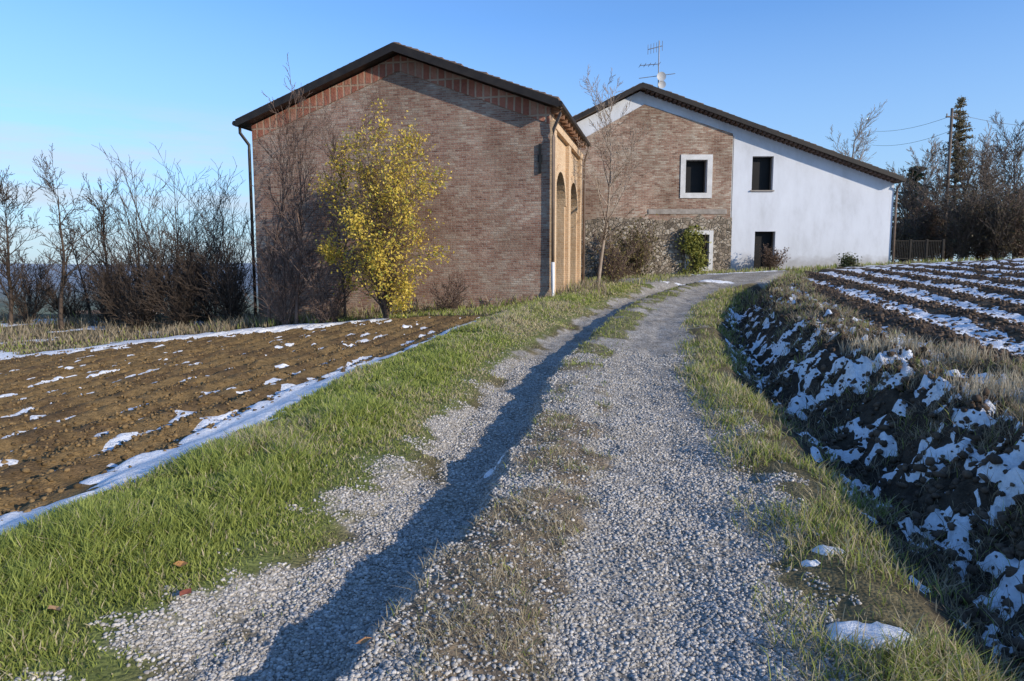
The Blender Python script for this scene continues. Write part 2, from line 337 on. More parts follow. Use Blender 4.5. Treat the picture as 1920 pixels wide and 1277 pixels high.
# ------------------------------------------------------------ scatters
rng=np.random.default_rng(5)
t=(1+5**.5)/2
ICO=np.array([(-1,t,0),(1,t,0),(-1,-t,0),(1,-t,0),(0,-1,t),(0,1,t),(0,-1,-t),(0,1,-t),(t,0,-1),(t,0,1),(-t,0,-1),(-t,0,1)]); ICO/=np.linalg.norm(ICO[0])
ICF=np.array([(0,11,5),(0,5,1),(0,1,7),(0,7,10),(0,10,11),(1,5,9),(5,11,4),(11,10,2),(10,7,6),(7,1,8),(3,9,4),(3,4,2),(3,2,6),(3,6,8),(3,8,9),(4,9,5),(2,4,11),(6,2,10),(8,6,7),(9,8,1)])
def lumps(name,x,y,r,cols,mat,flat=.6,jit=.15,sink=.2,smooth=True):
    n=len(x); z=nat(x,y)
    v=ICO[None]*(1+(rng.random((n,12,1))-.5)*2*jit)
    sc=np.stack([r*(.8+.6*rng.random(n)),r*(.75+.35*rng.random(n)),r*(flat+.25*rng.random(n))],1)[:,None,:]
    v=v*sc; a=rng.random(n)*6.28; ca,sa=np.cos(a)[:,None],np.sin(a)[:,None]
    tl=(rng.random(n)-.5)*.9; ct,st=np.cos(tl)[:,None],np.sin(tl)[:,None]
    vx=v[:,:,0]; vy=v[:,:,1]*ct-v[:,:,2]*st; vz=v[:,:,1]*st+v[:,:,2]*ct
    wx=vx*ca-vy*sa+x[:,None]; wy=vx*sa+vy*ca+y[:,None]; wz=vz+z[:,None]+(r*(flat-sink))[:,None]
    VV=np.stack([wx,wy,wz],-1).reshape(-1,3); FF=(ICF[None]+12*np.arange(n)[:,None,None]).reshape(-1,3)
    return npmesh(name,VV,FF,mat,None,smooth,np.repeat(cols,12,0))
def ysamp(n,a,b,p=1.0):
    u=rng.random(n)
    if p==1: return a*(b/a)**u
    return (a**(1-p)+u*(b**(1-p)-a**(1-p)))**(1/(1-p))
def humpw(x,y):
    o=x-cen(y)+(fbm(x*5,y*5,23,3)-.5)*.25+(fbm(x*.5,y*.5,22,3)-.5)*.2
    return sst(-.60,-.42,o)*(1-sst(.08,.30,o))
n=200000; y=ysamp(n,1.7,11,1.4); o=rng.uniform(-2.0,1.7,n); x=o+cen(y)
nA_=fbm(x*1.7,y*1.7,21,4); nC_=fbm(x*5,y*5,23,3); w=np.clip((1.52+.28*(o<0)*(1-sst(3.2,4.8,y))+(nA_-.5)*1.2+(nC_-.5)*.6-np.abs(o+.03))*3,0,1)*(1-.82*humpw(x,y)*np.clip((nA_-.36)*6,0,1))
w*=np.clip((fbm(x*2.2,y*2.2,77,3)-.26)*5,.3,1)
k=rng.random(n)<w; x,y=x[k],y[k]; n=len(x)
g=rng.beta(1.9,2.2,n)[:,None]; tint=rng.random(n)[:,None]
cols=(.20+.44*g)*(np.array([1,.965,.91])*(1-tint)+np.array([1,.91,.79])*tint)
tag(lumps('gravel',x,y,(.0038+.0082*rng.random(n)**2.6)*(1+.04*y),cols,M['pebble'],.5,.22),'loose grey river pebbles covering the wheel ruts','gravel',kind='stuff')
n=60000; y=ysamp(n,3.2,19,1.1); o=-3.75-rng.random(n)**.9*14; x=o+cen(y); k=(y<fend(x))&(rng.random(n)<.35+.65*(fbm(x*1.5,y*1.5,78,3)>.48)); x,y=x[k],y[k]; n=len(x)
cols=np.array([.195,.128,.058])*(.45+.85*rng.random(n))[:,None]
tag(lumps('soil_clods',x,y,.008+.022*rng.random(n)**3,cols,M['clod'],.7,.38,.3,False),'crumbly brown clods lying on the left field','soil',kind='stuff')
n=42000; y=ysamp(n,3,24,1.1); o=2.1+rng.random(n)*11; x=o+cen(y); cols=np.array([.10,.070,.048])*(.6+.9*rng.random(n))[:,None]
tag(lumps('soil_clods',x,y,.010+.032*rng.random(n)**2.4,cols,M['clod'],.7,.38,.3,False),'dark clods lying on the right field and its bank','soil',kind='stuff')
def blades(name,x,y,h,w,cols,lean=.5,label='',cat='grass',mat=None):
    n=len(x); z=nat(x,y)-.01; a=rng.random(n)*6.283; b=rng.random(n)*6.283
    wx,wy=np.cos(a)*w*.5,np.sin(a)*w*.5; l=h*lean*(.2+rng.random(n)); lx,ly=np.cos(b)*l,np.sin(b)*l
    hz=np.sqrt(np.maximum(h*h-.5*l*l,h*h*.2))
    def pt(f,wf,s): return np.stack([x+lx*f**2*1.0+s*wx*wf,y+ly*f**2+s*wy*wf,z+hz*f],1)
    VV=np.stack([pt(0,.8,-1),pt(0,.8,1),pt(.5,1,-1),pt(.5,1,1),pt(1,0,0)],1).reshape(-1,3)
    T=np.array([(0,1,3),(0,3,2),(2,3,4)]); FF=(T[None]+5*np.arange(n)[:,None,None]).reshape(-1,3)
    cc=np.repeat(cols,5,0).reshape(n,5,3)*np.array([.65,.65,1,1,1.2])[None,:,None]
    return tag(npmesh(name,VV,FF,mat or M['grass'],None,False,cc.reshape(-1,3)),label,cat,kind='stuff')
def gcols(n,dry,green=((.19,.235,.05),(.38,.415,.105)),straw=((.32,.27,.15),(.60,.51,.33))):
    t_=rng.random(n)[:,None]; G=np.array(green[0])*(1-t_)+np.array(green[1])*t_; S=np.array(straw[0])*(1-t_)+np.array(straw[1])*t_
    d=(rng.random(n)<dry)[:,None]; return np.where(d,S,G)
n=230000; y=ysamp(n,1.5,25,1.25); o=-1.2-rng.random(n)*2.0; x=o+cen(y); cl=fbm(x*3,y*3,60,3); cl2=fbm(x*.8,y*.8,61,2); nA_=fbm(x*1.7,y*1.7,21,4)
k=rng.random(n)<np.clip((-o-1.42-.25*(1-sst(3.2,4.8,y))-(nA_-.5)*1.0)*3.0,0.02,1)*np.clip((cl-.25)*6,.5,1); x,y,o,cl,cl2=x[k],y[k],o[k],cl[k],cl2[k]; n=len(x)
tus=np.clip((fbm(x*1.3+3,y*1.3,69,3)-.5)*4,-.4,1)
h=(.032+.055*sst(1.5,2.3,-o)-.02*sst(2.7,3.1,-o))*(.5+.9*cl+.6*tus*sst(1.8,2.4,-o))*(.5+1.0*rng.random(n)**1.5)
dry=np.clip(.18+.4*(1-sst(1.4,2.1,-o))+1.4*(cl2-.5)+.3*sst(6,15,y),.07,.85)
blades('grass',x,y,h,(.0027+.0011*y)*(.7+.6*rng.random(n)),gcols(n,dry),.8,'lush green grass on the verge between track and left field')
n=70000; y=ysamp(n,1.6,25,1.1); o=rng.uniform(-.60,.42,n); x=o+cen(y); cl=fbm(x*1.7,y*1.7,21,4); tf=fbm(x*6,y*6,68,2); k=rng.random(n)<np.clip((cl-.36)*5,.04,1)*humpw(x,y)*np.clip((tf-.40)*5,.08,1); x,y,tf=x[k],y[k],tf[k]; n=len(x)
blades('dry_grass',x,y,(.012+.075*rng.random(n)**1.8)*(.4+1.1*tf),(.002+.0008*y),gcols(n,np.clip(.92-.6*sst(3.5,10,y),.3,.95),straw=((.27,.22,.14),(.54,.46,.31))),1.3,'thin dry grass on the hump between the wheel ruts')
n=55000; y=ysamp(n,1.6,24,1.15); o=rng.uniform(1.05,2.3,n); x=o+cen(y); cl=fbm(x*1.6,y*1.6,63,3); k=rng.random(n)<np.clip((cl-.40)*5,.05,1)*np.clip((o-1.05)*2.5,0,1); x,y,cl=x[k],y[k],cl[k]; n=len(x)
k=snowmask(x,y)<.0; x,y,cl=x[k],y[k],cl[k]; n=len(x)
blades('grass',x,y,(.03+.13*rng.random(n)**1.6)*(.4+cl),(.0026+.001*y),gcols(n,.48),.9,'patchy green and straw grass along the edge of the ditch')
n=120000; y=ysamp(n,2.5,24,1.1); o=2.05+rng.random(n)*2.1; x=o+cen(y); cl=fbm(x*2.2,y*2.2,64,3); k=rng.random(n)<np.clip((cl-.38)*5,.0,1)*(.4+.6*sst(2.7,3.2,o)); x,y=x[k],y[k]; n=len(x)
k=snowmask(x,y)<.12; x,y=x[k],y[k]; n=len(x)
blades('dry_grass',x,y,(.03+.17*rng.random(n)**2),(.003+.0006*y),gcols(n,.85,straw=((.17,.13,.08),(.48,.39,.26))),1.0,'straw coloured stalks and roots hanging on the ditch bank')
n=6000; y=ysamp(n,4.5,9,1); o=3.2+rng.random(n)*1.0; x=o+cen(y); cl=fbm(x*1.2,y*1.2,65,2); k=rng.random(n)<np.clip((cl-.48)*5,0,1); x,y=x[k],y[k]; n=len(x)
blades('dry_stubble',x,y,(.10+.16*rng.random(n)),(.004+.0005*y),gcols(n,1,straw=((.32,.26,.17),(.62,.54,.39))),.4,'pale upright stubble on the rim of the right field','stubble')
n=60000; x=rng.uniform(-22,3,n); y=rng.uniform(17,27,n); cl=fbm(x*.9,y*.9,66,3); dd=y-fend(x); k=(dd>.1)&(rng.random(n)<np.clip((cl-.3)*4,.1,1))&(x-cen(y)<-1.8); x,y,cl,dd=x[k],y[k],cl[k],dd[k]; n=len(x)
k=snowmask(x,y)<.1; x,y,cl,dd=x[k],y[k],cl[k],dd[k]; n=len(x)
gb=np.clip((y-20.3)/1.5,0,1)
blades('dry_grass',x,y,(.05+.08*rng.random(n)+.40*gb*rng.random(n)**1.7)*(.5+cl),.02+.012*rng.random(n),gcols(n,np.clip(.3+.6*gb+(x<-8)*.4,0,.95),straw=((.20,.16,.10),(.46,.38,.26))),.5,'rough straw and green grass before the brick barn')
n=30000; x=rng.uniform(2.5,28,n); y=rng.uniform(19,31.8,n); o=x-cen(y); cl=fbm(x*.9,y*.9,67,3); k=((o<-1.9)|(y>29.8)|((o>1.8)&(o<4)))&(rng.random(n)<np.clip((cl-.38)*5,0,1)); x,y,cl=x[k],y[k],cl[k]; n=len(x)
blades('grass',x,y,(.06+.16*rng.random(n)**1.5)*(.5+cl),.02+.01*rng.random(n),gcols(n,.4),.5,'low grass and weeds in front of the white house')
# ------------------------------------------------------------ BARN
TH=math.radians(13)
Ux=(math.cos(TH),-math.sin(TH)); Vx=(math.sin(TH),math.cos(TH))
BO=at(482,500,23.4); BO=(BO.x,BO.y)
def bl(px,py,v=0):
    a,dy,dz=ray(px,py); tt=(v+BO[0]*Vx[0]+BO[1]*Vx[1])/(a*Vx[0]+dy*Vx[1])
    X_,Y_=a*tt-BO[0],dy*tt-BO[1]; return X_*Ux[0]+Y_*Ux[1], CH+dz*tt-ZB
ZB=-.5
OV=.42
uL,zL=bl(443,226,-OV); uP,zP=bl(737,82,-OV); uR,zR=bl(1047,188,-OV)
W,_=bl(1030,555,0); LB=6.6
def rf_(u): return float(np.interp(u,[uL,uP,uR],[zL,zP,zR]))
barn=empty('brick_barn',(BO[0],BO[1],ZB),-TH,'tall old brick barn with a dark edged gable roof and arched side','barn')
mf=lambda a,z,v:(a,v,z)
RT=.20
gable=[(0,-.6),(W,-.6),(W,rf_(W)-RT),(uP,zP-RT),(0,rf_(0)-RT)]
MB().slab(gable,[],0,.4,mf).build('gable_wall',M['brick'],barn)
MB().slab(gable,[],LB-.4,LB,mf).build('rear_wall',M['brick'],barn)
ms=lambda a,z,u:(u,a,z)
MB().slab([(.4,-.6),(LB-.4,-.6),(LB-.4,rf_(0)-RT),(.4,rf_(0)-RT)],[],0,.4,ms).build('left_wall',M['brick'],barn)
def archh(a0,a1,zb,zs):
    c=(a0+a1)/2; r=(a1-a0)/2; pts=[(a0,zb),(a1,zb)]
    for i in range(13): t_=math.pi*i/12; pts.append((c+r*math.cos(t_),zs+r*.95*math.sin(t_)))
    return pts
zt=rf_(W)-RT-.05
AR=((.75,2.85),(3.75,5.85)); ZS=4.15
gb_=gz(*(BO[0]+W*Ux[0]+2*Vx[0],BO[1]+W*Ux[1]+2*Vx[1]))-ZB
MB().slab([(.4,-.6),(LB-.4,-.6),(LB-.4,zt),(.4,zt)],[archh(a,b_,gb_+.05,ZS) for a,b_ in AR],W-.4,W,ms).build('arcade_wall',M['brick_side'],barn)
for a0,a1 in((-.0,.5),(3.05,3.55),(6.1,LB-.01)):
    MB().box(W+.002,W+.12,a0+.003,a1,-.3,zt-.55).build('pilaster',M['brick_side'],barn)
MB().box(W+.002,W+.15,.01,LB-.02,zt-.545,zt-.33).build('cornice',M['brick_side'],barn)
for a0,a1 in AR:
    c=(a0+a1)/2; r=(a1-a0)/2; o_=[];i_=[]
    for i in range(15):
        t_=math.pi*i/14; o_.append((c+(r+.19)*math.cos(t_),ZS+(r+.19)*math.sin(t_))); i_.append((c+r*math.cos(t_),ZS+r*.95*math.sin(t_)))
    MB().slab(o_+i_[::-1],[],W+.002,W+.05,ms).build('arch_trim',M['brick_side'],barn)
fr=.48
MB().slab([(0.02,rf_(0)-RT-fr),(uP,zP-RT-fr),(W-.02,rf_(W)-RT-fr),(W-.02,rf_(W)-RT-.01),(uP,zP-RT-.01),(0.02,rf_(0)-RT-.01)],[],-.03,-.002,mf).build('frieze',M['frieze'],barn)
rt=MB().slab([(uL,zL),(uP,zP),(uR,zR),(uR,zR-.14),(uP,zP-.14),(uL,zL-.14)],[],-OV,LB+.15,mf).build('roof',M['tile'],barn)
MB().slab([(uL-.01,zL+.03),(uP,zP+.03),(uR+.01,zR+.03),(uR+.01,zR-.20),(uP,zP-.22),(uL-.01,zL-.20)],[],-OV-.05,-OV-.003,mf).build('fascia',M['dark_metal'],rt)
MB().slab([(uL-.01,zL-.143),(uP,zP-.143),(uR+.01,zR-.143),(uR+.01,zR-.18),(uP,zP-.18),(uL-.01,zL-.18)],[],-OV,-.04,mf).build('soffit',M['dark_metal'],rt)
rr_=random.Random(3)
tm=MB()
for side in(0,1):
    a,b_=(uL,uP) if side==0 else (uP,uR); nn_=26
    for i in range(nn_):
        u0=a+(b_-a)*i/nn_; u1=a+(b_-a)*(i+1)/nn_-.0005; h_=.03+.05*rr_.random()*(.4 if side==0 else 1)
        tm.slab([(u0,rf_(u0)+.03),(u1,rf_(u1)+.03),(u1,rf_(u1)+.03+h_*(.5 if side==0 else 1)),(u0,rf_(u0)+.03+h_*(1 if side==0 else .5))],[],-OV+.02,-OV+.4,mf)
tm.build('tile_edge',M['tile'],rt)
mR=MB()
for j in range(38):
    a0=-OV+.4+j*.22
    if a0>LB+.1: break
    mR.tube([(uP+.02,a0,zP+.03),(uR,a0,zR+.03)],.06,6); mR.tube([(uP-.02,a0,zP+.03),(uL,a0,zL+.03)],.06,6)
mR.build('tile_rows',M['tile'],rt)
MB().tube([(uR+.05,-OV-.03,zR-.09),(uR+.05,LB+.2,zR-.09)],.08,8).build('gutter',M['dark_metal'],barn)
MB().tube([(uL-.06,-OV-.03,zL-.09),(uL-.06,LB+.2,zL-.09)],.085,8).build('gutter',M['dark_metal'],barn)
for j in range(11):
    v=.12+j*.6
    MB().slab([(W+.0,rf_(W)-.345),(uR-.01,zR-.30),(uR-.01,zR-.185),(W+.0,rf_(W)-.185)],[],v,v+.11,mf).build('rafter',M['wood'],barn)
pe=gb_+.15
MB().tube([(uR+.05,-.2,zR-.15),(uR+.03,-.2,zR-.32),(W+.12,-.1,zR-.75),(W+.12,-.1,zR-1.0),(W+.12,-.1,pe+1.0)],.05).build('downpipe',M['pipe'],barn,True)
MB().tube([(W+.12,-.1,pe+1.0),(W+.12,-.1,pe+.25),(W+.16,-.22,pe-.1)],.055).build('downpipe_foot',M['whitepipe'],barn,True)
MB().tube([(uR+.05,LB+.0,zR-.15),(uR+.03,LB+.0,zR-.32),(W+.22,LB-.1,zR-.75),(W+.22,LB-.1,zR-1.0),(W+.22,LB-.1,pe)],.05).build('downpipe',M['pipe'],barn,True)
MB().tube([(uL-.03,-.2,zL-.15),(uL-.03,-.2,zL-.35),(-.09,-.05,zL-.72),(-.09,-.05,zL-.9),(-.09,-.05,.1)],.05).build('downpipe',M['dark_metal'],barn,True)
ua,za=bl(1013,270); ub,zb_=bl(1013,325); MB().box(ua-.035,ua+.035,-.06,-.002,zb_,za).box(ua-.07,ua+.07,-.04,-.003,(za+zb_)/2-.1,(za+zb_)/2+.1).build('wall_anchor',M['iron'],barn)
MB().box(.4,W-.4,.4,LB-.4,-.25,gb_-.05).build('floor_slab',M['concrete'],barn)
# ------------------------------------------------------------ HOUSE
HY=32.0; HX=at(1000,500,HY).x; HZ=1.0
def hl(px,py,v=0):
    p=at(px,py,HY+v); return p.x-HX,p.z-HZ
house=empty('farmhouse',(HX,HY,HZ),0,'two storey farmhouse, half bare brick and stone, half white plaster','house')
HO=.5
hL=hl(985,265,-HO); hP=hl(1205,156,-HO); hR=hl(1694,333,-HO)
def hr(u): return float(np.interp(u,[hL[0],hP[0],hR[0]],[hL[1],hP[1],hR[1]]))
WH=hl(1668,500)[0]; HT=.22
def rect(x0,y0,x1,y1):
    a=hl(x0,y1);b=hl(x1,y0); return [(a[0],a[1]),(b[0],a[1]),(b[0],b[1]),(a[0],b[1])]
w1=rect(1284,300,1326,362); w2=rect(1409,293,1451,357); w3=rect(1290,440,1329,500); d1=rect(1413,434,1454,506)
d1[0]=(d1[0][0],.12);d1[1]=(d1[1][0],.12)
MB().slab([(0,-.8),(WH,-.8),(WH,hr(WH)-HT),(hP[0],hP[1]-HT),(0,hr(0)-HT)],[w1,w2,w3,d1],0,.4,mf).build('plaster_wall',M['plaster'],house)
bx=hl(1369,400)[0]; zb1=hl(1200,404)[1]
pk=hl(1208,196); br_=hl(1369,251); b0=hl(1000,312)
MB().slab([(0.02,zb1-.45),(bx,zb1-.45),(bx,br_[1]),pk,(0.02,b0[1])],[w1],-.05,-.002,mf).build('brick_wall',M['brick2'],house)
sx1=hl(1372,400)[0]; tp_=[]; u=sx1
while u>.1:
    tp_.append((u,zb1-.12+.34*(rr_.random()-.5)*(1 if rr_.random()<.6 else .3))); u-=.14+.2*rr_.random()
tp_.append((.02,zb1))
MB().slab([(0.02,-.8),(sx1,-.8)]+tp_,[w3],-.08,-.052,mf).build('stone_wall',M['stone'],house)
l0=hl(1215,404); l1=hl(1362,394); MB().box(l0[0],l1[0],-.085,-.0515,zb1+.06,l1[1]+.04).build('ledge',M['concrete'],house)
DP=8
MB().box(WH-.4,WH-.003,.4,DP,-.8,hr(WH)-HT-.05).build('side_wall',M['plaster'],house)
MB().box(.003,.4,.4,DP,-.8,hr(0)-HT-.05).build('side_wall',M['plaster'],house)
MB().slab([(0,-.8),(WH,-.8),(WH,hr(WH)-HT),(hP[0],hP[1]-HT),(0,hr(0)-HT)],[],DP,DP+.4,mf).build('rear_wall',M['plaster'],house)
def win(r,sur=None,name='window',v=-.05,sill=False):
    x0,z0=r[0];x1,z1=r[2]
    pn=MB().box(x0-.03,x1+.03,.34,.37,z0-.03,z1+.03).build(name,M['black'],house)
    if sur:
        s=sur; MB().slab([(x0-s,z0-s),(x1+s,z0-s),(x1+s,z1+s),(x0-s,z1+s)],[[(x0,z0),(x1,z0),(x1,z1),(x0,z1)]],v-.04,v-.003,mf).build('frame',M['surround'],pn)
    if sill: MB().box(x0-.06,x1+.06,-.07,.3,z0-.05,z0+.003).build('sill',M['concrete'],pn)
    MB().box(x0+.003,x0+.05,.2,.26,z0+.06,z1-.003).build('jamb',M['pole'],pn); MB().box(x1-.05,x1-.003,.2,.26,z0+.06,z1-.003).build('jamb',M['pole'],pn)
win(w1,.23); win(w2,None,sill=True); win(w3,.18,v=-.08); win(d1,None,'door')
hrf=MB().slab([hL,hP,hR,(hR[0],hR[1]-.14),(hP[0],hP[1]-.14),(hL[0],hL[1]-.14)],[],-HO,DP+.8,mf).build('roof',M['tile'],house)
MB().slab([(hL[0]-.01,hL[1]+.03),(hP[0],hP[1]+.03),(hR[0]+.01,hR[1]+.03),(hR[0]+.01,hR[1]-.17),(hP[0],hP[1]-.19),(hL[0]-.01,hL[1]-.17)],[],-HO-.05,-HO-.003,mf).build('fascia',M['dark_metal'],hrf)
tm=MB(); dn_=MB()
for i in range(60):
    u0=hL[0]+(hR[0]-hL[0])*i/60; u1=u0+(hR[0]-hL[0])*.999/60
    h_=.02+.04*rr_.random(); tm.slab([(u0,hr(u0)+.03),(u1,hr(u1)+.03),(u1,hr(u1)+.03+h_),(u0,hr(u0)+.03+h_*.5)],[],-HO+.02,-HO+.4,mf)
tm.build('tile_edge',M['tile'],hrf)
for i in range(75):
    u0=hP[0]+.2+i*.2
    if u0>WH-.1: break
    dn_.slab([(u0,hr(u0)-.26),(u0+.12,hr(u0+.12)-.26),(u0+.12,hr(u0+.12)-.165),(u0,hr(u0)-.165)],[],-HO+.03,-.003,mf)
dn_.build('dentils',M['dentil'],hrf)
MB().tube([(hR[0]+.06,-HO-.03,hR[1]-.1),(hR[0]+.06,DP+.8,hR[1]-.1)],.08).build('gutter',M['dark_metal'],house)
MB().tube([(hR[0]+.04,-.2,hR[1]-.15),(hR[0],-.2,hR[1]-.3),(WH+.1,-.06,hR[1]-.45),(WH+.1,-.06,hR[1]-.7),(WH+.1,-.06,0)],.05).build('downpipe',M['pipe'],house,True)
MB().tube([(hl(1374,300)[0],-.05,hl(1374,255)[1]),(hl(1374,300)[0],-.05,.2)],.018,6).build('cable',M['alu'],house)
ax,az=at(1234,172,33.0).x,at(1234,172,33.0).z; tz=at(1234,76,33).z
ant=empty('roof_antenna',(ax,33,az),0,'television antenna mast with aerials on the farmhouse ridge','antenna')
MB().tube([(0,0,-.4),(0,0,tz-az)],.025,6).build('mast',M['alu'],ant)
def ap(px,py): q=at(px,py,33); return (q.x-ax,0,q.z-az)
m1=MB(); a_=ap(1215,93); b_=ap(1242,86); m1.tube([a_,b_],.018,6)
for i in range(6):
    f=i/5; q=Vector(a_).lerp(Vector(b_),f); m1.tube([(q.x,0,q.z-.22),(q.x,0,q.z+.22)],.012,5)
m1.build('aerial',M['alu'],ant)
m1=MB(); a_=ap(1200,123); b_=ap(1236,120); m1.tube([a_,b_],.017,6)
for i in range(5):
    q=Vector(a_).lerp(Vector(b_),i/4); m1.tube([(q.x,-.3,q.z),(q.x,.3,q.z)],.012,5)
m1.build('aerial',M['alu'],ant)
MB().tube([ap(1198,147),ap(1266,138)],.016,6).build('aerial',M['alu'],ant)
def dish(c,r,par):
    m=MB(); R_=[0,.4,.75,1.0]; m.v.append((c[0],c[1],c[2]))
    for k,q in enumerate(R_[1:]):
        for j in range(16):
            a=2*math.pi*j/16; m.v.append((c[0]+r*q*math.cos(a),c[1]-.25*r*q*q,c[2]+r*q*math.sin(a)))
    for j in range(16):
        j2=(j+1)%16; m.f.append((0,1+j,1+j2))
        for k in range(2): m.f.append((1+k*16+j,1+(k+1)*16+j,1+(k+1)*16+j2,1+k*16+j2))
    return m.build('dish',M['dishm'],par,True)
M['dishm']=simple('dish_paint',(.38,.38,.38),(.5,.5,.5),3,.5)
dish((ap(1239,145)[0],-.1,ap(1239,145)[2]),.21,ant); dish((ap(1240,160)[0],-.1,ap(1240,160)[2]),.18,ant)
# ------------------------------------------------------------ vegetation
def segmesh(name,S,mat,parent,k=4):
    S=np.array(S); p0=S[:,0:3];p1=S[:,3:6];r0=S[:,6:7];r1=S[:,7:8]; n=len(S)
    d=p1-p0; d/=np.linalg.norm(d,axis=1,keepdims=True)+1e-9
    ref=np.where(np.abs(d[:,2:3])>.9,np.array([[1.,0,0]]),np.array([[0,0,1.]])); a=np.cross(d,ref); a/=np.linalg.norm(a,axis=1,keepdims=True)+1e-9; b=np.cross(d,a)
    rs=[]
    for p,r in((p0,r0),(p1,r1)):
        for j in range(k):
            t_=2*math.pi*j/k; rs.append(p+(a*math.cos(t_)+b*math.sin(t_))*r)
    VV=np.stack(rs,1).reshape(-1,3); T=np.array([(j,(j+1)%k,k+(j+1)%k,k+j) for j in range(k)])
    return npmesh(name,VV,(T[None]+2*k*np.arange(n)[:,None,None]).reshape(-1,4),mat,parent,True)
def leafmesh(name,Cn,size,cols,mat,parent,R):
    n=len(Cn); A=R.normal(size=(n,3)); A/=np.linalg.norm(A,axis=1,keepdims=True); B=np.cross(A,R.normal(size=(n,3))); B/=np.linalg.norm(B,axis=1,keepdims=True)
    s=(size*(.6+.8*R.random(n)))[:,None]
    VV=np.stack([Cn-A*s,Cn+B*s*.55,Cn+A*s,Cn-B*s*.55],1).reshape(-1,3); FF=np.arange(4*n).reshape(-1,4)
    return npmesh(name,VV,FF,mat,parent,False,np.repeat(cols,4,0))
def grow(R,H,r,stems=1,spread=.25,maxl=3,wob=.10,ang=.7,dens=1.0,start=.25,lenf=.5,rmin=.007,lean=(0,0),up=.06):
    tr=[];br=[];tips=[]
    def branch(p,d,Ln,rad,lvl):
        n=[10,6,5,4][lvl] if lvl<4 else 3
        st=Ln/n; r0=rad
        for i in range(n):
            d=d+R.normal(size=3)*wob*(.45 if lvl==0 else 1); d[2]+=up*(1 if lvl else .8); d=d/np.linalg.norm(d)
            q=p+d*st; r1=max(rmin*.75,rad*(1-(i+1)/n*.85))
            (tr if lvl==0 else br).append((*p,*q,r0,r1)); 
            if lvl<maxl and (i+1)/n>(start if lvl==0 else .15):
                c=dens*[2.2,1.5,1.2,1][lvl]; c=int(c)+(R.random()<c%1)
                for _ in range(c):
                    a=ang*(.6+.7*R.random()); ax_=np.cross(d,R.normal(size=3)); ax_/=np.linalg.norm(ax_)
                    d2=d*math.cos(a)+ax_*math.sin(a)
                    branch(q,d2,Ln*lenf*(.5+.6*R.random())*(1-.45*(i+1)/n),max(rmin,r1*.6),lvl+1)
            if lvl>=2: tips.append(q)
            p=q;r0=r1
    for s in range(stems):
        a=R.random()*6.28; sp=spread*(.3+R.random()) if stems>1 else 0
        d=np.array([math.cos(a)*sp+lean[0],math.sin(a)*sp+lean[1],1.0]); d/=np.linalg.norm(d)
        b=np.array([0,0,-.15])
        hh=H*(1 if s==0 else .6+.4*R.random()); branch(b,d,hh,r*(1 if s==0 else .7),0)
    return tr,br,np.array(tips) if tips else np.zeros((0,3))
def norm_h(tr,br,tips,H):
    zs=np.array([s[5] for s in tr+br]); f=H/np.percentile(zs,99.7)
    S=lambda L:[tuple(np.array(s[:6])*f)+tuple(s[6:]) for s in L]
    return S(tr),S(br),tips*f
def tree(name,label,px,Yd,top,seed,mat='bark',group=None,leaves=None,cat='tree',r=None,by=None,**k):
    R=np.random.default_rng(seed); b=at(px,500,Yd); x_,y_=b.x,Yd; z_=gz(x_,y_) if by is None else by; H=at(px,top,Yd).z-z_
    tr,br,tips=grow(R,H,r or .012*H+.01,**k); tr,br,tips=norm_h(tr,br,tips,H)
    e=empty(name,(x_,y_,z_),0,label,cat,group)
    segmesh('trunk' if k.get('stems',1)==1 else 'stems',tr,M[mat],e,6); 
    if br: segmesh('crown' if not leaves else 'branches',br,M[mat],e,3)
    if leaves:
        n,size,c0,c1,jit=leaves; ii=R.integers(0,len(tips),n); Cn=tips[ii]+R.normal(size=(n,3))*jit; Cn[:,2]=np.maximum(Cn[:,2],.05)
        t_=R.random(n)[:,None]; leafmesh('foliage',Cn,size,np.array(c0)*(1-t_)+np.array(c1)*t_,M['leaf'],e,R)
    return e
GL='bare trees at the left edge of the hill'
tree('bare_tree','bare tree cut by the left edge of the picture, dark branches',12,25,318,1,'bark',group=GL,dens=1.2,start=.12,ang=.75,lenf=.55,rmin=.009)
tree('bare_tree','slender bare tree with open forked crown, second from the left edge',108,24,285,2,'bark',group=GL,dens=.9,start=.2,ang=.75,lenf=.58,rmin=.009)
tree('bare_tree','low spindly bare tree between the two leftmost taller trees and the thicket',165,27,400,3,'bark',group=GL,dens=1.0,ang=.75,rmin=.009)
tree('bare_tree','upright bare tree just left of the dense thicket',205,26,330,4,'bark',group=GL,dens=1.0,ang=.6,start=.2,rmin=.009)
SK=dict(group=GL,cat='shrub',rmin=.0075,mat='bark')
SX=dict(maxl=2,start=.05)
tree('bare_shrub','broad dense bare shrub, leftmost of the thicket beside the barn',268,25,305,5,stems=8,spread=.42,dens=.75,lenf=.45,r=.045,**SX,**SK)
tree('bare_shrub','tall many stemmed bare shrub fanning upward in mid thicket',340,24.5,268,6,stems=8,spread=.38,dens=.7,lenf=.45,r=.045,**SX,**SK)
tree('bare_shrub','dark bushy bare shrub low in the thicket near the barn',390,24,395,7,stems=9,spread=.5,dens=.9,r=.03,**SX,**SK)
tree('bare_shrub','bare shrub touching the left corner of the barn',436,23.3,310,8,stems=6,spread=.28,dens=.75,r=.035,**SX,**SK)
tree('bare_shrub','low tangle of twigs at the foot of the leftmost trees',45,25.5,465,9,stems=10,spread=.8,dens=1,r=.025,**SX,**SK)
tree('bare_shrub','knee high dark scrub under the broad thicket shrub',260,23.6,465,10,stems=12,spread=.8,dens=1.1,r=.025,**SX,**SK)
tree('bare_shrub','dark scrub filling the gap left of the barn corner',345,23.3,455,12,stems=12,spread=.8,dens=1.1,r=.025,**SX,**SK)
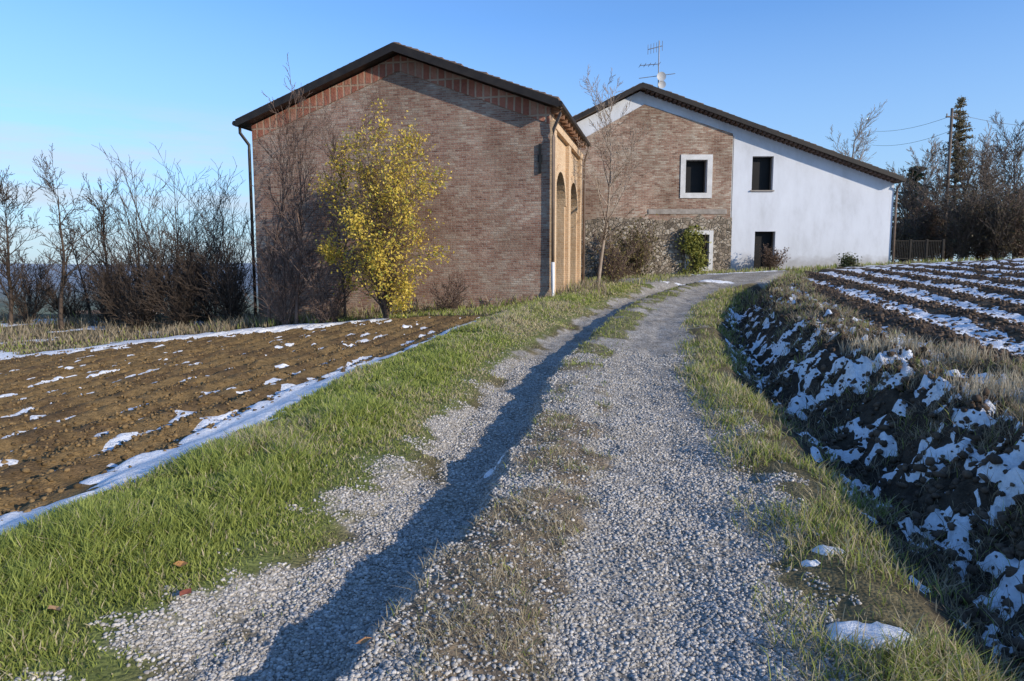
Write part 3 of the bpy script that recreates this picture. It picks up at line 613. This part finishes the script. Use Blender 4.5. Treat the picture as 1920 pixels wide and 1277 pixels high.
tree('bare_shrub','small scrub bush beneath the upright bare tree',195,24.5,495,13,stems=10,spread=.8,dens=1,r=.025,**SX,**SK)
tree('bare_shrub','dense brush right at the foot of the barn downpipe',430,22.9,450,14,stems=12,spread=.6,dens=1.1,r=.025,**SX,**SK)
tree('bare_shrub','straggly scrub between the second tree and the low spindly tree',130,26,500,15,stems=10,spread=.9,dens=1,r=.025,**SX,**SK)
tree('bare_shrub','wide bare shrub behind the middle of the thicket',310,28,385,16,stems=10,spread=.55,dens=.9,r=.035,**SX,**SK)
tree('bare_shrub','bare shrub behind the gap between thicket and barn',400,27,345,17,stems=7,spread=.4,dens=.85,r=.035,**SX,**SK)
tree('bare_shrub','bare shrub behind the upright tree, left of the thicket',225,28,425,18,stems=9,spread=.6,dens=1,r=.03,**SX,**SK)
GB='bare saplings in front of the brick barn'
SB=dict(group=GB,dens=.9,ang=.5,start=.12,lenf=.45,rmin=.007)
tree('bare_tree','tall bare sapling rising above the left eave of the barn',500,21.6,175,21,'bark_red',r=.055,**SB)
tree('bare_tree','tallest bare sapling before the barn, its tip against the sky',552,21.2,118,222,'bark_red',r=.06,**SB)
tree('bare_tree','bare tree leaning left beside the yellow tree',600,20.8,190,23,'bark_red',r=.055,lean=(-.22,0),**SB)
tree('bare_tree','thin bare sapling directly behind the yellow tree',645,21.2,235,24,'bark_red',r=.045,**SB)
tree('bare_tree','slim bare sapling between the two tallest saplings by the barn',528,22.0,250,27,'bark_red',r=.04,**SB)
tree('bare_shrub','reddish twiggy shrub at the foot of the barn gable',530,21.3,430,25,'bark_red',group=GB,cat='shrub',stems=8,spread=.4,dens=.9,maxl=2,start=.05,r=.02)
tree('bare_shrub','low brown brush between yellow tree and leaning sapling',615,20.6,470,26,'bark_red',group=GB,cat='shrub',stems=9,spread=.5,dens=.9,maxl=2,start=.05,r=.018)
tree('bare_shrub','low bare brush right of the yellow tree at the barn foot',840,20.6,510,28,'bark_red',group=GB,cat='shrub',stems=9,spread=.8,dens=.8,maxl=2,start=.05,r=.012)
# yellow tree
R=np.random.default_rng(78)
yb=at(724,500,19.9); yz=gz(yb.x,19.9); Hy=at(724,188,19.9).z-yz
tr,br,tips=grow(R,Hy,.05,stems=9,spread=.33,maxl=3,dens=1.05,start=.08,ang=.75,lenf=.46,up=.06,rmin=.005); tr,br,tips=norm_h(tr,br,tips,Hy)
rad=np.hypot(tips[:,0],tips[:,1]); hz_=np.clip(tips[:,2]/Hy,0,1); lim=np.interp(hz_,[0,.1,.25,.45,.7,.9,1],[.7,1.4,2.15,2.05,1.35,.7,.3])*(.7+.6*R.random(len(tips))); tips=tips[(rad<lim)&(tips[:,2]>.15)]
e=empty('yellow_tree',(yb.x,19.9,yz),0,'bushy tree full of yellow autumn leaves before the barn gable','tree')
segmesh('trunk',tr,M['bark'],e,6)
br=[s for s in br if math.hypot(s[3],s[4])<2.4]; segmesh('branches',br,M['bark_red'],e,3)
hb=np.clip((tips[:,2]/Hy*12).astype(int),0,11); rb=np.clip((np.hypot(tips[:,0],tips[:,1])/.5).astype(int),0,5); kb=hb*6+rb; cnt=np.bincount(kb,minlength=72)
target=np.array([.3,.7,1.1,1.25,1.25,1.2,1.15,1.1,1.0,.8,.5,.2]); pw=target[hb]*(rb+.6)**.8/np.maximum(cnt[kb],14); pw/=pw.sum()
n=24000; ii=R.choice(len(tips),n,p=pw); Cn=tips[ii]+R.normal(size=(n,3))*.13; t_=R.random(n)[:,None]
clump=fbm(Cn[:,0]*1.9+5,Cn[:,2]*1.9+Cn[:,1]*1.3,88,2)
keep=(R.random(n)<np.clip((clump-.24)*4,.2,1))&(Cn[:,2]>.1); Cn=Cn[keep];t_=t_[keep]; g_=(R.random(len(Cn))<.14)[:,None]
cc=np.array([.48,.36,.05])*(1-t_)+np.array([.80,.60,.12])*t_; cc=np.where(g_,np.array([.34,.35,.07]),cc)
leafmesh('foliage',Cn,.040,cc,M['leaf'],e,R)
GH='plants in front of the farmhouse'
tree('bare_tree','tall pale bare tree between the barn corner and the farmhouse',1122,25.3,126,131,'bark_pale',group=GH,dens=1.1,ang=.65,start=.2,lenf=.52,r=.08,lean=(.0,0),wob=.08,rmin=.008)
tree('rambling_shrub','brown leaved climbing shrub against the stone wall',1195,31.2,415,32,'bark_red',group=GH,cat='shrub',stems=8,spread=.5,dens=.9,maxl=2,start=.05,r=.02,leaves=(1300,.06,(.09,.09,.03),(.26,.2,.08),.15))
tree('rambling_shrub','twiggy shrub at the right foot of the barn arcade',1150,27.5,430,33,'bark_red',group=GH,cat='shrub',stems=8,spread=.45,dens=.9,maxl=2,start=.05,r=.02,leaves=(500,.05,(.16,.13,.05),(.3,.24,.1),.15))
tree('rambling_shrub','dead brown shrub in front of the farmhouse door',1445,31.3,462,34,'bark_red',group=GH,cat='shrub',stems=10,spread=.5,dens=.9,maxl=2,start=.05,r=.015,leaves=(900,.04,(.10,.06,.035),(.2,.13,.08),.12))
tree('rambling_shrub','low dark green shrub at the foot of the white wall',1590,30.6,482,35,'bark_red',group=GH,cat='shrub',stems=8,spread=.9,dens=.9,maxl=2,start=.05,r=.015,leaves=(1200,.05,(.05,.065,.03),(.14,.15,.06),.12))
tree('rambling_shrub','low brown shrub at the left foot of the stone wall',1165,31.0,478,36,'bark_red',group=GH,cat='shrub',stems=9,spread=.8,dens=.9,maxl=2,start=.05,r=.015,leaves=(900,.05,(.10,.07,.04),(.22,.16,.08),.12))
R=np.random.default_rng(9); iv=at(1298,500,31.7); izb=gz(iv.x,31.7)
e=empty('ivy',(iv.x,31.75,izb),0,'green ivy climbing over the lower stone wall window','ivy',GH)
n=3600; q=R.random(n); zz=q**.85*2.2; wd_=np.interp(zz,[0,.6,1.4,2.0,2.2],[.42,.30,.36,.22,.1]); xx=R.normal(size=n)*wd_*.75+.02+.10*np.sin(zz*3); cl_=fbm(xx*4+9,zz*4,71,2); k_=R.random(n)<np.clip((cl_-.3)*5,.15,1); zz,xx=zz[k_],xx[k_]; n=len(zz)
Cn=np.stack([xx,-.12+R.normal(size=n)*.10,zz],1); t_=R.random(n)[:,None]
leafmesh('foliage',Cn,.055,np.array([.11,.13,.03])*(1-t_)+np.array([.42,.40,.10])*t_,M['leaf'],e,R)
S=[]
for i in range(6):
    p=np.array([0,-.03,-.1])
    for j in range(7):
        q=p+np.array([R.normal()*.11,R.normal()*.02,.28]); S.append((*p,*q,.02,.016)); p=q
segmesh('stems',S,M['bark'],e,5)
GR='trees behind the right field'
tree('bare_tree','pale dense bare tree rising behind the farmhouse roof',1588,60,202,43,'bark_pale',group=GR,dens=1.35,ang=.7,start=.25,lenf=.5,rmin=.014,r=.22,wob=.07)
for i,(px,Yd,top,lb,kw) in enumerate([
 (1700,46,300,'bare tree just right of the farmhouse eave',dict(dens=1.3)),
 (1722,50,252,'bare tree left of the utility pole, second from the house',dict(dens=1.3)),
 (1748,44,310,'short bare tree standing close left of the utility pole',dict(dens=1.3)),
 (1812,46,258,'bare tree immediately right of the tall conifer',dict(dens=1.4)),
 (1838,50,236,'fine twigged bare tree midway between conifer and right edge',dict(dens=1.4)),
 (1866,44,272,'bare tree, second from the right edge behind the field',dict(dens=1.4)),
 (1900,46,208,'tallest bare tree at the right edge behind the field',dict(dens=1.5))]):
    tree('bare_tree',lb,px,Yd,top,50+i,'bark_pale' if i in(1,4) else 'bark_grey',group=GR,ang=.65,start=.08,rmin=.014,lenf=.54,r=.11,**kw)
def conifer(px,Yd,top,seed,label,sparse=1.0,wd=1.5,c0=(.03,.04,.015),c1=(.10,.10,.04),ls=.09,m='bark',pw_=.75):
    R=np.random.default_rng(seed); b=at(px,500,Yd); z_=gz(b.x,Yd); H=at(px,top,Yd).z-z_
    e=empty('conifer',(b.x,Yd,z_),0,label,'tree',GR)
    tr=[(0,0,H*i/10-.1*(i==0),0,0,H*(i+1)/10,.14*(1-i/10)+.02,.14*(1-(i+1)/10)+.01) for i in range(10)]; segmesh('trunk',tr,M[m],e,6)
    br=[];Cn=[]
    for i in range(int(95*sparse)):
        h=.05*H+R.random()**1.1*.93*H; Lb=wd*(1-h/H)**pw_*(.35+.9*R.random())+.12; a=R.random()*6.28; p=np.array([0,0,h]); d=np.array([math.cos(a),math.sin(a),.45])
        for j in range(5):
            d[2]-=.10; q=p+d*Lb/5; br.append((*p,*q,.03*(1-j/6),.03*(1-(j+1)/6)))
            for _ in range(10): Cn.append(p+(q-p)*R.random()+R.normal(size=3)*np.array([.09,.09,.05])+np.array([0,0,-.05]))
            p=q
    segmesh('branches',br,M[m],e,3); Cn=np.array(Cn); t_=R.random(len(Cn))[:,None]
    leafmesh('foliage',Cn,ls,np.array(c0)*(1-t_)+np.array(c1)*t_,M['leaf'],e,R)
conifer(1781,47,178,61,'tall narrow thinning conifer beside the utility pole',2.3,2.1,(.12,.10,.06),(.30,.25,.14),.065,'bark_grey',.85)
conifer(1708,52,310,62,'dark green conifer behind the fence by the house',1.8,3.2,(.025,.045,.02),(.08,.10,.045),.11)
for i,(px,Yd,top,lb) in enumerate([(1690,43,400,'dark bush nearest the farmhouse corner, behind the fence'),(1735,44,375,'dark bush behind the right half of the metal fence'),(1800,41,355,'dark bush right of the utility pole foot'),(1835,42,370,'dark brown bush, third from the right edge'),(1870,40,340,'dark bush, second from the right edge'),(1910,40,335,'large dark bush cut by the right edge'),(1762,46,360,'dark bush behind the utility pole')]):
    tree('dark_bush',lb,px,Yd,top,70+i,'bark_red' if i%2 else 'bark_grey',group=GR,cat='bush',stems=12,spread=.55,dens=1.2,maxl=2,start=.05,r=.04,rmin=.012,leaves=(1800,.065,(.04,.038,.02),(.15,.12,.07),.3))
pb=at(1766,500,44); pz=gz(pb.x,44); pt=at(1766,203,44).z
pole=empty('utility_pole',(pb.x,44,pz),0,'wooden utility pole standing behind the field by the conifer','pole')
MB().tube([(0,0,-.3),(.03,0,(pt-pz)*.5),(0,0,pt-pz)],[.11,.095,.08]).build('pole_shaft',M['pole'],pole,True)
MB().box(-.35,.35,-.05,.05,pt-pz-.55,pt-pz-.47).build('crossarm',M['pole'],pole)
for xx in(-.3,0.17,.3): MB().tube([(xx,0,pt-pz-.47),(xx,0,pt-pz-.38),(xx,0,pt-pz-.30)],[.02,.045,.02],8).build('insulator',M['concrete'],pole,True)
def wire(p0,p1,sag,label):
    pts=[]
    for i in range(17):
        f=i/16; q=Vector(p0).lerp(Vector(p1),f); q.z-=sag*4*f*(1-f); pts.append(q)
    o=MB().tube(pts,.011,4).build('overhead_wire',M['pole']); tag(o,label,'wire','wires on the utility pole')
tp=Vector((pb.x,44,pt-.45))
wire(tp,at(1636,246,60),.3,'upper wire running from the pole to the left')
wire(tp+Vector((0,0,-.9)),at(1636,272,60),.35,'lower wire running from the pole to the left')
wire(tp+Vector((.3,0,.1)),at(2010,236,50),.3,'wire running from the pole off to the right')
f0=at(1674,500,37); f1=at(1766,500,37); fz=gz((f0.x+f1.x)/2,37)
fe=empty('metal_fence',(f0.x,37,fz),0,'dark metal fence and gate right of the farmhouse','fence')
fw=f1.x-f0.x
for i in range(4): MB().box(fw*i/3-.05,fw*i/3+.05,-.05,.05,-.3,1.2).build('post',M['fence'],fe)
m1=MB(); m1.box(.05,fw-.05,-.02,.02,1.08,1.13).box(.05,fw-.05,-.02,.02,.15,.2)
for i in range(27): m1.box(.1+i*(fw-.2)/27,.125+i*(fw-.2)/27,-.01,.01,.199,1.081)
m1.build('rails',M['fence'],fe)
for i,(px,Yd,w_,lb) in enumerate([(172,250,11,'tiny distant farmhouse with orange roof down in the valley, left one'),(268,300,14,'tiny distant farmhouse with orange roof down in the valley, right one')]):
    b=at(px,500,Yd); z_=gz(b.x,Yd); e=empty('distant_house',(b.x,Yd,z_),.3,lb,'house','farmhouses in the valley')
    MB().box(-w_/2,w_/2,-4,4,-1,4.5).build('wall',M['surround'],e)
    MB().slab([(-4.5,4.5),(4.5,4.5),(0,6.8)],[],-w_/2-.3,w_/2+.3,lambda a,z,v:(v,a,z)).build('roof',M['tile'],e)
for i,(px,py,lb) in enumerate([(340,1092,'orange fallen leaf in the grass at lower left'),(349,1133,'dark red fallen leaf on the left edge of the gravel'),(107,1204,'curled pale orange leaf near the bottom left corner'),(684,1268,'orange fallen leaf on the gravel at the bottom edge')]):
    Yd=CH*F/(py-500)*.97; b=at(px,py,Yd); z_=gz(b.x,Yd,True)+.045
    m_=MB(); pts=[(-.04,0,0),(-.02,.02,.008),(.01,.025,.004),(.04,.004,.012),(.012,-.022,.006),(-.02,-.018,.01)]
    m_.v=pts+[(0,0,-.004)]; m_.f=[(k,(k+1)%6,6) for k in range(6)]
    c=[(.45,.22,.08),(.26,.08,.05),(.48,.28,.14),(.52,.26,.11)][i]
    o=m_.build('fallen_leaf',simple('leaf_%d'%i,tuple(q*.8 for q in c),c,20)); o.location=(b.x,Yd,z_); o.rotation_euler=(.25,.1,i*1.3); tag(o,lb,'leaf','fallen leaves')
# ------------------------------------------------------------ light, sky, camera
EL=math.radians(19); AZ=math.radians(56)
S=Vector((math.sin(AZ)*math.cos(EL),-math.cos(AZ)*math.cos(EL),math.sin(EL)))
sl=bpy.data.lights.new('sun','SUN'); sl.energy=5; sl.angle=math.radians(.55); sl.color=(1,.89,.74)
so=bpy.data.objects.new('sun',sl); COL.objects.link(so); so.rotation_euler=(-S).to_track_quat('-Z','Y').to_euler(); so.location=(30,-20,20)
w=bpy.data.worlds.new('World'); SC.world=w; w.use_nodes=True; N=w.node_tree.nodes; L=w.node_tree.links; bg=N['Background']
sk=N.new('ShaderNodeTexSky'); sk.sky_type='NISHITA'; sk.sun_disc=False; sk.sun_elevation=EL; sk.sun_rotation=math.pi-AZ; sk.air_density=1.0; sk.dust_density=.2; sk.ozone_density=2.0
tc=N.new('ShaderNodeTexCoord'); mp=N.new('ShaderNodeMapping'); mp.inputs['Scale'].default_value=(2.2,2.2,17); L.new(tc.outputs['Generated'],mp.inputs[0]); n=noise(N,L,mp.outputs[0],1.6,7,.6)
r=ramp(N,[(.42,(0,0,0)),(.62,(1,1,1))]); L.new(n.outputs[0],r.inputs[0])
sx=N.new('ShaderNodeSeparateXYZ'); L.new(tc.outputs['Generated'],sx.inputs[0])
rz=ramp(N,[(0,(.7,.7,.7)),(.10,(1,1,1)),(.17,(.6,.6,.6)),(.21,(0,0,0))]); L.new(sx.outputs[2],rz.inputs[0])
mr=N.new('ShaderNodeMapRange'); L.new(sx.outputs[0],mr.inputs[0]); mr.inputs[1].default_value=.05; mr.inputs[2].default_value=-.45; mr.inputs[3].default_value=0; mr.inputs[4].default_value=.65
a1=N.new('ShaderNodeMath'); a1.operation='MULTIPLY'; L.new(r.outputs[0],a1.inputs[0]); L.new(rz.outputs[0],a1.inputs[1]); a2=N.new('ShaderNodeMath'); a2.operation='MULTIPLY'; L.new(a1.outputs[0],a2.inputs[0]); L.new(mr.outputs[0],a2.inputs[1])
tint=mix(N,L,1.0,sk.outputs[0],(.88,1.24,1.72),'MULTIPLY')
rh=ramp(N,[(0,(.8,.8,.8)),(.10,(.55,.55,.55)),(.32,(0,0,0))]); L.new(sx.outputs[2],rh.inputs[0])
hz=mix(N,L,rh.outputs[0],tint,(2.9,4.0,5.3))
L.new(mix(N,L,a2.outputs[0],hz,(4.8,4.9,5.3)),bg.inputs[0]); bg.inputs[1].default_value=.145
cam=bpy.data.cameras.new('camera'); co=bpy.data.objects.new('camera',cam); COL.objects.link(co); cam.sensor_width=36; cam.lens=36*F/1920; co.location=(0,0,CH); co.rotation_euler=(math.pi/2-P,0,0); cam.clip_end=9000; cam.clip_start=.05
SC.camera=co
SC.view_settings.view_transform='Standard'; SC.view_settings.look='None'; SC.view_settings.exposure=0
